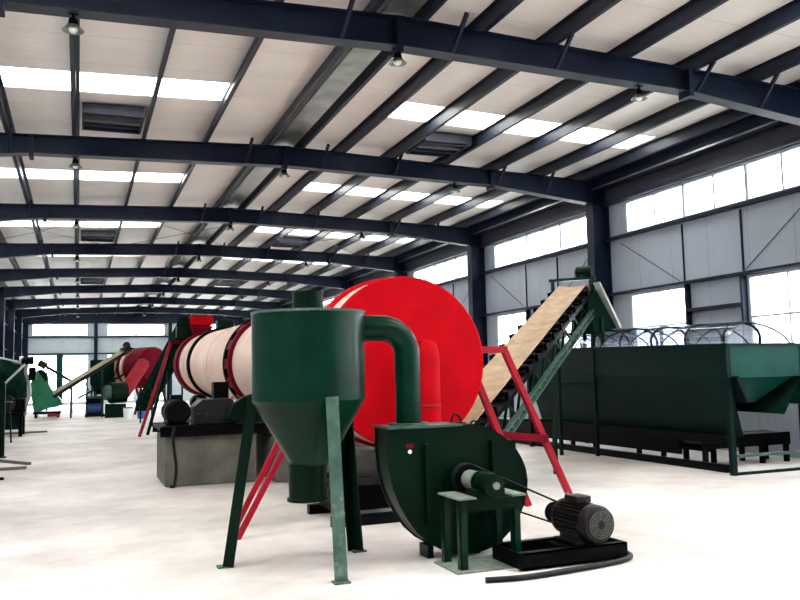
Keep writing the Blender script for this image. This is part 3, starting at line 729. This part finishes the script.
# sloping bottoms: bins of pyramid form
nb = 3; L_ = (Y1-Y0-.03)/nb
for k in range(nb):
    a = Y0+.02+L_*k; b = a+L_
    top = [(X0+.1, a+.02), (X1-.1, a+.02), (X1-.1, b-.02), (X0+.1, b-.02)]; bot = [(8.79, a+.45), (9.30, a+.45), (9.30, b-.45), (8.79, b-.45)]
    vs = [(x, y, 1.36) for x, y in top]+[(x, y, .96) for x, y in bot]
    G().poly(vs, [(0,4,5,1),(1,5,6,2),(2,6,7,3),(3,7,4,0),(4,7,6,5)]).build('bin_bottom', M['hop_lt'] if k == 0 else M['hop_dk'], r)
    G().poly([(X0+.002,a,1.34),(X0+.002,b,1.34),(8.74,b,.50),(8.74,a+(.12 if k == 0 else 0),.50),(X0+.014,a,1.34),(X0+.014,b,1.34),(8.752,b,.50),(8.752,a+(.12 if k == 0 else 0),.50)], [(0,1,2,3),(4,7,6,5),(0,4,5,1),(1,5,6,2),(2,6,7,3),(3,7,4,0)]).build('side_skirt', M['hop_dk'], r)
for y in (Y0+.03, Y1-.1):
    for x, s in ((X0, 1), (X1, -1)):
        nm = G().beam((x+s*.0, y, 1.80), (x+s*.02, y, 0), .075, .075, up=(0,1,0)).build('leg', M['hop_dk'], r)
for z in (.02, .26): G().beam((X0, Y0+.03, z), (X1, Y0+.03, z), .04, .04).build('tie_bar', M['green_lt'] if z > .1 else M['hop_dk'], r)
G().beam((9.76, 9.04, 1.36), (9.62, 9.04, .95), .05, .3, up=(0,1,0)).build('flank_plate', M['hop_dk'], r)
G().beam((8.45, 9.06, 1.36), (8.62, 9.06, 1.0), .05, .3, up=(0,1,0)).build('flank_plate', M['hop_dk'], r)
for k in range(nb):
    a = Y0+.02+L_*k; b = a+L_
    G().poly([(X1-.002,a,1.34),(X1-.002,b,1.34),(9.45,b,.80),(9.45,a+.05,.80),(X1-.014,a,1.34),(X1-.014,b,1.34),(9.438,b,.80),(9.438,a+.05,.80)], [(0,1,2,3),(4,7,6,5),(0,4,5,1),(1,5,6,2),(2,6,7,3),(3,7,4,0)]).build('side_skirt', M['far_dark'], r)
# hooped cover on the hopper
h = thing('hopper_cover', 'arched wire hoops with clear film over the hopper top', 'cover', ((X0+X1)/2, 11.8, 1.80))
def hoop(ya, yb, rr=.008):
    pts = []
    for k in range(25):
        a = PI*k/24; pts.append((9.08-.6*math.cos(a), ya+(yb-ya)*k/24, 1.80+.33*math.sin(a)))
    G().tube(pts, rr, 8).build('hoop', M['black'], h)
y = Y0+.1; k = 0
while y < Y1-.6:
    hoop(y, y+.6, .022); hoop(y+.6, y, .012); y += .8; k += 1
for a in (.25, .5, .75):
    G().tube([(9.08-.6*math.cos(PI*a), Y0+.1, 1.80+.33*math.sin(PI*a)), (9.08-.6*math.cos(PI*a), Y1-.1, 1.80+.33*math.sin(PI*a))], .004, 6).build('wire', M['gear'], h)
g = G(); vs = []; 
for y in (Y0+.05, Y1-.1):
    for k in range(25):
        a = PI*k/24; vs.append((9.08-.615*math.cos(a), y, 1.80+.345*math.sin(a)))
g.poly(vs, [(k, k+1, k+26, k+25) for k in range(24)]); g.build('film', M['film'], h)

for q in kids(r)+kids(h):
    for v in q.data.vertices:
        zz = v.co.z + (1.8 if q.parent == h else 0); yy = v.co.y + 11.8
        v.co.z += (yy-Y0)*.021*min(1, zz/1.3)*(zz > .6)
# feeders below the hopper
def feeder(lab, x0, x1, y0, y1, legs, axis='x'):
    r = thing('feed_conveyor', lab, 'conveyor', ((x0+x1)/2, (y0+y1)/2, 0))
    for u0 in ((y0, y1-.05) if axis == 'x' else (x0, x1-.05)):
        (G().box(x0, x1, u0, u0+.05, .27, .46) if axis == 'x' else G().box(u0, u0+.05, y0, y1, .16, .46)).build('side_channel', M['black'], r)
    if axis == 'x': G().box(x0+.02, x1-.02, y0+.052, y1-.052, .46, .475).box(x0+.02, x1-.02, y0+.052, y1-.052, .35, .36)
    G().box(x0+.05, x1-.05, y0+.055, y1-.055, .44, .455).build('belt', M['rubber'], r)
    for (a, b) in ((x0, x0+.09), (x1-.09, x1)) if axis == 'x' else ():
        G().cyl(((a+b)/2, y0+.055, .39), ((a+b)/2, y1-.055, .39), .05, n=20).build('end_drum', M['gear'], r)
    for x, y in legs: G().box(x-.035, x+.035, y-.03, y+.03, 0, .27).build('leg', M['black'], r)
feeder('low black feed conveyor sticking out under the hopper near end', 8.72, 10.42, 9.95, 10.45, [(x, y) for x in (8.77, 9.3, 9.87, 10.36) for y in (9.99, 10.41)])
feeder('long low black conveyor under the hopper running toward the back', 8.72, 9.35, 10.5, 18.8, [(x, y) for x in (8.80, 9.30) for y in (11.6, 13.6, 15.6, 17.6)], 'y')
G_ = G().box(8.60, 8.70, 9.4, 14.5, .40, .52)
tag(G().box(8.55, 8.63, 9.35, 16.5, 0, .11).build('floor_shade_strip', M['black']), 'black strip standing in for shadow on the floor along the left foot of the hopper', 'shade strip')  # dark strip added where legs and their shadow darken the floor
tag(G_.build('drive_shaft_guard', M['black']), 'dark box rail along the lower left side of the hopper', 'guard')

# ------------------------------------------------------------------ far feed end of the beige drum
r = thing('feed_hopper', 'bright red feed box above the far end of the beige drum', 'hopper', (2.95, 22.6, 2.75))
G().box(2.76, 3.34, 22.35, 22.95, 2.92, 3.18).build('box', M['red'], r, bevel=.02)
G().poly([(2.72,22.35,2.90),(3.36,22.35,2.90),(3.36,22.95,2.90),(2.72,22.95,2.90),(2.85,22.4,2.6),(3.2,22.4,2.6),(3.2,22.8,2.6),(2.85,22.8,2.6)], [(0,4,5,1),(1,5,6,2),(2,6,7,3),(3,7,4,0),(4,7,6,5)]).build('throat', M['red_dk'], r)
r = thing('leg_stand', 'tall red leg frame holding the far end of the beige drum', 'frame', (2.4, 22.9, 0))
for p, q, mm in (((2.30, 22.9, 2.5), (1.50, 22.9, 0), 'pink'), ((2.42, 23.5, 2.5), (1.75, 23.5, 0), 'green_dk'), ((4.1, 22.9, 2.5), (4.9, 22.9, 0), 'red'), ((4.0, 23.5, 2.5), (4.7, 23.5, 0), 'red_dk')):
    G().beam(p, q, .08, .08, up=(0,1,0)).build('leg', M[mm], r)
G().beam((2.28, 22.9, 2.5), (4.12, 22.9, 2.5), .09, .09).build('top_beam', M['red_dk'], r)
r2_ = thing('drum_end_hood', 'dark red closed hood around the far end of the beige drum', 'hood', (3.2, 22.4, 0))
G().lathe((3.2, 22.1, 1.88), [(.84, 0), (.86, .02), (.86, .6), (.84, .62)], axis=(0,1,0), n=64).build('hood_shell', M['red_dk'], r2_)
r = thing('feed_conveyor', 'dark green inclined conveyor feeding the far end of the beige drum', 'conveyor', (2.6, 27, 0))
a, b = Vector((2.75, 22.6, 2.95)), Vector((2.15, 31, .55))
G().beam(a, b, .5, .34).build('trough', M['far_dark'], r)
G().beam(a+Vector((0,0,.18)), b+Vector((0,0,.18)), .40, .012).build('belt', M['rubber'], r)
for t in (.25, .6, .9):
    q = a.lerp(b, t)
    for s in (-.2, .2): G().beam((q.x+s, q.y, q.z-.08), (q.x+s, q.y, 0), .05, .05).build('leg', M['green_dk'], r)
G().box(2.4, 3.1, 22.5, 22.6, 2.6, 2.9).build('head_plate', M['green_dk'], r)
tag(G().box(3.45, 3.9, 22.3, 22.7, 2.62, 3.05).build('terminal_box', M['green_dk'], bevel=.03), 'small dark green box right of the red feed box above the drum', 'box')

# ------------------------------------------------------------------ far machinery, red dryer by the end wall
Yf = 38.0
r = thing('rotary_dryer', 'dark red rotary dryer head far back left of the beige drum', 'dryer drum', (2.55, Yf, 0))
ax = Vector((-.8, 1, .0)).normalized(); cc = Vector((3.12, Yf-.6, 2.02))
G().lathe(cc, [(.05, -.12), (.52, -.10), (.80, -.02), (.90, .12), (.90, .9), (.78, 1.0)], axis=ax, n=48).build('hood', M['red_dk'], r)
for t in (1.2, 1.65): G().hollow(cc, [(.84, t), (.84, t+.14)], [(.6, t+.14), (.6, t)], axis=ax, n=48).build('riding_ring', M['beige'], r)
G().lathe(cc, [(.74, 1.0), (.74, 2.3)], axis=ax, n=48).build('shell', M['red_dk'], r)
for s in (-.6, .7):
    for t in (.3, 1.9):
        q = cc+ax*t; G().beam((q.x+s*.6, q.y, q.z-.7), (q.x+s*1.1, q.y, 0), .1, .1).build('leg', M['red_dk'], r)
G().tube([(1.75, Yf-2.2, .95), (2.05, Yf-2.0, 1.45), (2.50, Yf-1.8, 2.15)], .26, 24).build('inlet_pipe', M['pink'], r)
G().lathe((2.52, Yf-1.8, 2.18), [(.26, -.02), (.24, .06), (.14, .16), (.02, .19)], axis=(.5, .1, .8), n=24).build('pipe_cap', M['pink'], r)
f = thing('centrifugal_fan', 'far dark green blower at the foot of the pink pipe', 'fan', (1.5, Yf-2.2, 0))
G().cyl((1.18, Yf-2.4, 1.0), (1.78, Yf-2.2, 1.0), .42, n=32).build('casing', M['green_dk'], f)
G().cyl((.98, Yf-2.45, 1.0), (1.2, Yf-2.4, 1.0), .3, n=24).build('inlet', M['green_lt'], f)
G().box(1.0, 1.8, Yf-2.7, Yf-1.9, 0, .55).build('stand', M['green_dk'], f)
f = thing('drive_unit', 'far dark green cabinet with blue motor in front of the end wall', 'machine', (.7, Yf-1, 0))
G().box(.25, 1.05, Yf-.95, Yf-.15, 0, .10).box(.28, 1.0, Yf-.45, Yf-.15, .1, .75).build('frame', M['green_dk'], f)
G().box(.25, 1.05, Yf-.95, Yf-.15, .75, .85).build('top_plate', M['green_lt'], f)
G().cyl((.36, Yf-.7, .34), (.92, Yf-.7, .34), .2, n=24).build('motor_body', M['blue'], f)
f = thing('storage_bin', 'dark bin standing behind the far conveyor top', 'bin', (.9, Yf, 0))
G().lathe((.95, Yf+.3, 0), [(.2, .9), (.5, 1.35), (.5, 2.35), (.45, 2.4)], n=32).build('tank', M['far_dark'], f)
for s, t in ((-.4, -.3), (.4, -.3), (0, .45)): G().beam((.95+s, Yf+.3+t, 1.5), (.95+s*1.2, Yf+.3+t*1.2, 0), .07, .07).build('leg', M['green_dk'], f)
def bucket(x, y, rr, hh, m1, m2, lab):
    b = thing('bucket', lab, 'bucket', (x, y, 0))
    G().lathe((x, y, 0), [(rr*.85, 0), (rr, hh)], n=24).build('body', M[m1], b)
    G().lathe((x, y, 0), [(rr*1.05, hh), (rr*1.05, hh+.04)], n=24).build('lid', M[m2], b)
bucket(1.78, 33.5, .18, .42, 'white', 'dull', 'white bucket on the floor below the pink pipe')
bucket(2.28, 33.5, .18, .34, 'blue', 'white', 'blue bucket right of the white bucket on the floor')
# far belt conveyor along X
Yc = 36.6
r = thing('belt_conveyor', 'far tan conveyor rising to the dark red dryer', 'conveyor', (.6, Yc, 0))
a, b = Vector((-.95, Yc, .88)), Vector((2.05, Yc, 2.78))
G().beam(a+Vector((0,0,.1)), b+Vector((0,0,.1)), .6, .03, up=(0,-.35,.95)).build('belt', M['belt_far'], r)
G().beam(a, b, .66, .14).build('side_channel', M['motor'], r)
G().beam(a+Vector((.9,0,-.1)), b+Vector((-.2,0,-1.0)), .05, .08).build('lower_truss', M['green_dk'], r)
for k in range(6):
    t = .25+.12*k; p1 = a.lerp(b, t); p2 = (a+Vector((.9,0,-.1))).lerp(b+Vector((-.2,0,-1.0)), t-.12)
    G().beam(p1, p2, .04, .04).build('strut', M['green_dk'], r)
for t in (.22, .42, .62):
    q = a.lerp(b, t)
    for s in (-.25, .25): G().beam((q.x, q.y+s, q.z), (q.x, q.y+s, 0), .07, .07).build('leg', M['navy_edge'], r)
G().cyl((1.85, Yc-.3, 2.95), (1.85, Yc+.2, 2.95), .15, n=20).box(1.6, 2.2, Yc-.3, Yc+.3, 2.78, 2.84).build('head_motor', M['motor'], r)
r = thing('screw_conveyor', 'thin dark sloping screw tube left of the far conveyor', 'conveyor', (-.7, 42.5, 0))
G().tube([(-1.65, 42.5, 2.35), (-.1, 42.5, 1.35)], .07, 12).build('tube', M['motor'], r)
G().tube([(-1.78, 42.5, 2.43), (-1.45, 42.5, 2.22)], .17, 16).build('head', M['motor'], r)
G().beam((-1.4, 42.5, 2.19), (-1.4, 42.5, 0), .06, .06).beam((-.3, 42.5, 1.42), (-.3, 42.5, 0), .06, .06).build('leg', M['motor'], r)
tag(G().ibeam((-1.15, 56.7, 0), (-1.15, 56.7, 3.2), .34, .3, up=(0,1,0)).build('door_post', M['hop_lt']), 'green post between the bright openings of the end wall', 'post')

# ------------------------------------------------------------------ left side machines
cov = [(-1.72,.25),(-1.86,1.0),(-1.86,1.5),(-1.78,1.82),(-1.62,1.98),(-1.42,2.0),(-1.26,1.86),(-1.19,1.62),(-1.18,1.42),(-1.09,1.22),(-.97,1.05),(-.84,.90),(-.70,.76),(-.66,.60),(-.8,.46),(-1.2,.40),(-1.5,.27)]
r = thing('crusher', 'bright green curved crusher housing at the left, before the end wall', 'crusher', (-1.3, 38, 0))
G().prism(cov, 37.6, 38.6).build('housing', M['emerald'], r, bevel=.03)
G().prism([(x*1.0-.02, z+.02) for x, z in cov[4:8]]+[(-1.3, 1.5)], 37.55, 37.6).build('side_plate', M['green_dk'], r)
G().box(-1.75, -.7, 37.5, 38.7, .16, .26).box(-1.7, -1.6, 37.5, 38.7, 0, .16).box(-.85, -.75, 37.5, 38.7, 0, .16).build('base_frame', M['green_dk'], r)
G().box(-1.2, -.72, 37.4, 37.48, .05, .16).build('base_bar', M['pink'], r)
r = thing('granulator', 'dark green round machine with motor and rails at the left edge', 'machine', (-1.9, 26, 0))
G().lathe((-2.35, 26.0, 1.45), [(.3, -.75), (.66, -.65), (.74, -.5), (.74, .8), (.66, .95), (.3, 1.0)], axis=(.25, 1, 0), n=48).build('vessel', M['far_dark'], r)
G().box(-2.9, -1.42, 25.3, 26.6, .55, .68).build('deck', M['black'], r)
G().box(-2.8, -1.6, 25.5, 26.4, .68, 1.3).build('housing', M['far_dark'], r, bevel=.03)
G().box(-2.2, -1.5, 25.32, 25.5, .2, .55).build('belt_cover', M['far_dark'], r)
for x in (-2.8, -2.1, -1.5):
    for y in (25.35, 26.5): G().box(x-.05, x+.05, y-.05, y+.05, 0, .55).build('leg', M['black'], r)
G().cyl((-1.85, 25.2, .92), (-1.85, 25.75, .92), .22, n=28).build('motor_body', M['motor'], r)
G().box(-1.65, -1.38, 25.25, 26.0, .68, 1.05).build('gear_case', M['black'], r, bevel=.02)
G().box(-2.45, -2.12, 25.0, 25.3, .68, .95).build('control_box', M['gear'], r)
G().box(-2.2, -.86, 26.85, 26.97, 0, .05).build('skid', M['timber'], r)
G().tube([(-2.05, 24.9, 1.30), (-1.38, 24.9, 2.0)], .03, 8).tube([(-1.9, 24.9, 1.44), (-1.9, 24.9, 0)], .03, 8).build('handrail', M['pale'], r)
r = thing('pipe_stack', 'pale bent pipe with black motor on top beside the green machine', 'pipe', (-1.35, 27.5, 0))
G().tube(smooth_path([(-1.48, 27.5, 2.05), (-1.50, 27.5, 1.8), (-1.42, 27.5, 1.5), (-1.40, 27.5, 1.1), (-1.55, 27.5, .6), (-1.6, 27.5, 0)], 6), .055, 14).build('pipe', M['pale'], r)
G().cyl((-1.62, 27.4, 2.14), (-1.28, 27.4, 2.16), .12, n=20).build('motor_body', M['black'], r)
G().cyl((-1.68, 27.4, 2.2), (-1.58, 27.4, 2.2), .09, n=16).build('motor_end', M['white'], r)
G().box(-1.42, -1.22, 27.35, 27.6, 1.55, 1.95).build('bracket', M['black'], r)
G().tube([(-2.3, 27.6, 2.25), (-1.5, 27.6, 2.05)], .05, 10).build('side_pipe', M['pale'], r)
r = thing('equipment_post', 'thin dark green post at the extreme left edge', 'post', (-1.42, 18.5, 0))
G().box(-1.50, -1.38, 18.45, 18.57, 0, 1.5).box(-1.58, -1.34, 18.4, 18.62, 0, .02).build('post', M['green_dk'], r)
G().beam((-1.44, 18.5, 1.45), (-3.0, 18.5, 1.45), .1, .1).build('arm', M['green_dk'], r)
G().beam((-2.95, 18.5, 1.5), (-2.95, 18.5, 0), .1, .1).build('post', M['green_dk'], r)
tag(G().beam((-2.35, 19.2, .025), (-.82, 16.6, .025), .07, .05).build('steel_bar', M['timber']), 'longer dusty steel bar lying on the floor at the left edge', 'bar')
tag(G().beam((-2.6, 15.65, .025), (-.83, 15.87, .025), .06, .05).build('steel_bar', M['timber']), 'shorter dusty steel bar lying on the floor nearer at the left edge', 'bar')
tag(G().beam((-1.6, 14.2, .02), (-1.07, 14.32, .02), .07, .04).build('steel_bar', M['black']), 'black end of a bar on the floor at the left edge, nearest', 'bar')
r = thing('small_stand', 'thin green stand in front of the dark green machine', 'stand', (-1.5, 23.5, 0))
G().beam((-1.62, 23.0, 1.0), (-1.56, 22.9, 0), .04, .04).build('leg', M['green_dk'], r); G().beam((-1.95, 23.0, 1.0), (-2.0, 22.9, 0), .04, .04).build('leg', M['green_dk'], r)
G().box(-2.05, -1.55, 22.85, 23.2, 1.0, 1.03).build('top', M['green_lt'], r)

# ------------------------------------------------------------------ light
w = bpy.data.worlds.new('sky'); scene.world = w; w.use_nodes = True
bg = w.node_tree.nodes['Background']; bg.inputs[0].default_value = (1, .985, .975, 1); bg.inputs[1].default_value = 9.0
def portal(loc, rot, sx, sy):
    l = bpy.data.lights.new('daylight_portal', 'AREA'); l.shape = 'RECTANGLE'; l.size = sx; l.size_y = sy
    l.cycles.is_portal = True
    o = bpy.data.objects.new('daylight_portal', l); o.location = loc; o.rotation_euler = rot; COL.objects.link(o)
for k in range(-2, 8):
    y = 9.1+6*k+(3.725 if k >= 0 else 3.175); h = .9
    if k < 0: y, h = (y+.75 if k == -2 else y-.45), 2.4
    portal(((XL+.3+2.12)/2, y, 6.1), (0, 0, 0), 5.3, h); portal(((4.68+9.7)/2, y, 6.1), (0, 0, 0), 5.1, h)
portal((XR+.12, 26, 4.7), (0, PI/2, 0), .8, 60); portal((XR+.12, 26, 2.1), (0, PI/2, 0), 2.1, 60)
portal((XL-.12, 20, 4.7), (0, -PI/2, 0), .8, 48); 
portal(((XL+XR)/2, YE+.15, 3), (-PI/2, 0, 0), 14, 6)
scene.cycles.max_bounces = 10; scene.cycles.diffuse_bounces = 6; scene.cycles.transparent_max_bounces = 12
scene.cycles.sample_clamp_indirect = 12
vs_ = scene.view_settings
vs_.view_transform = 'Standard'; vs_.look = 'None'; vs_.gamma = 1; vs_.use_curve_mapping = False; vs_.exposure = 0.74
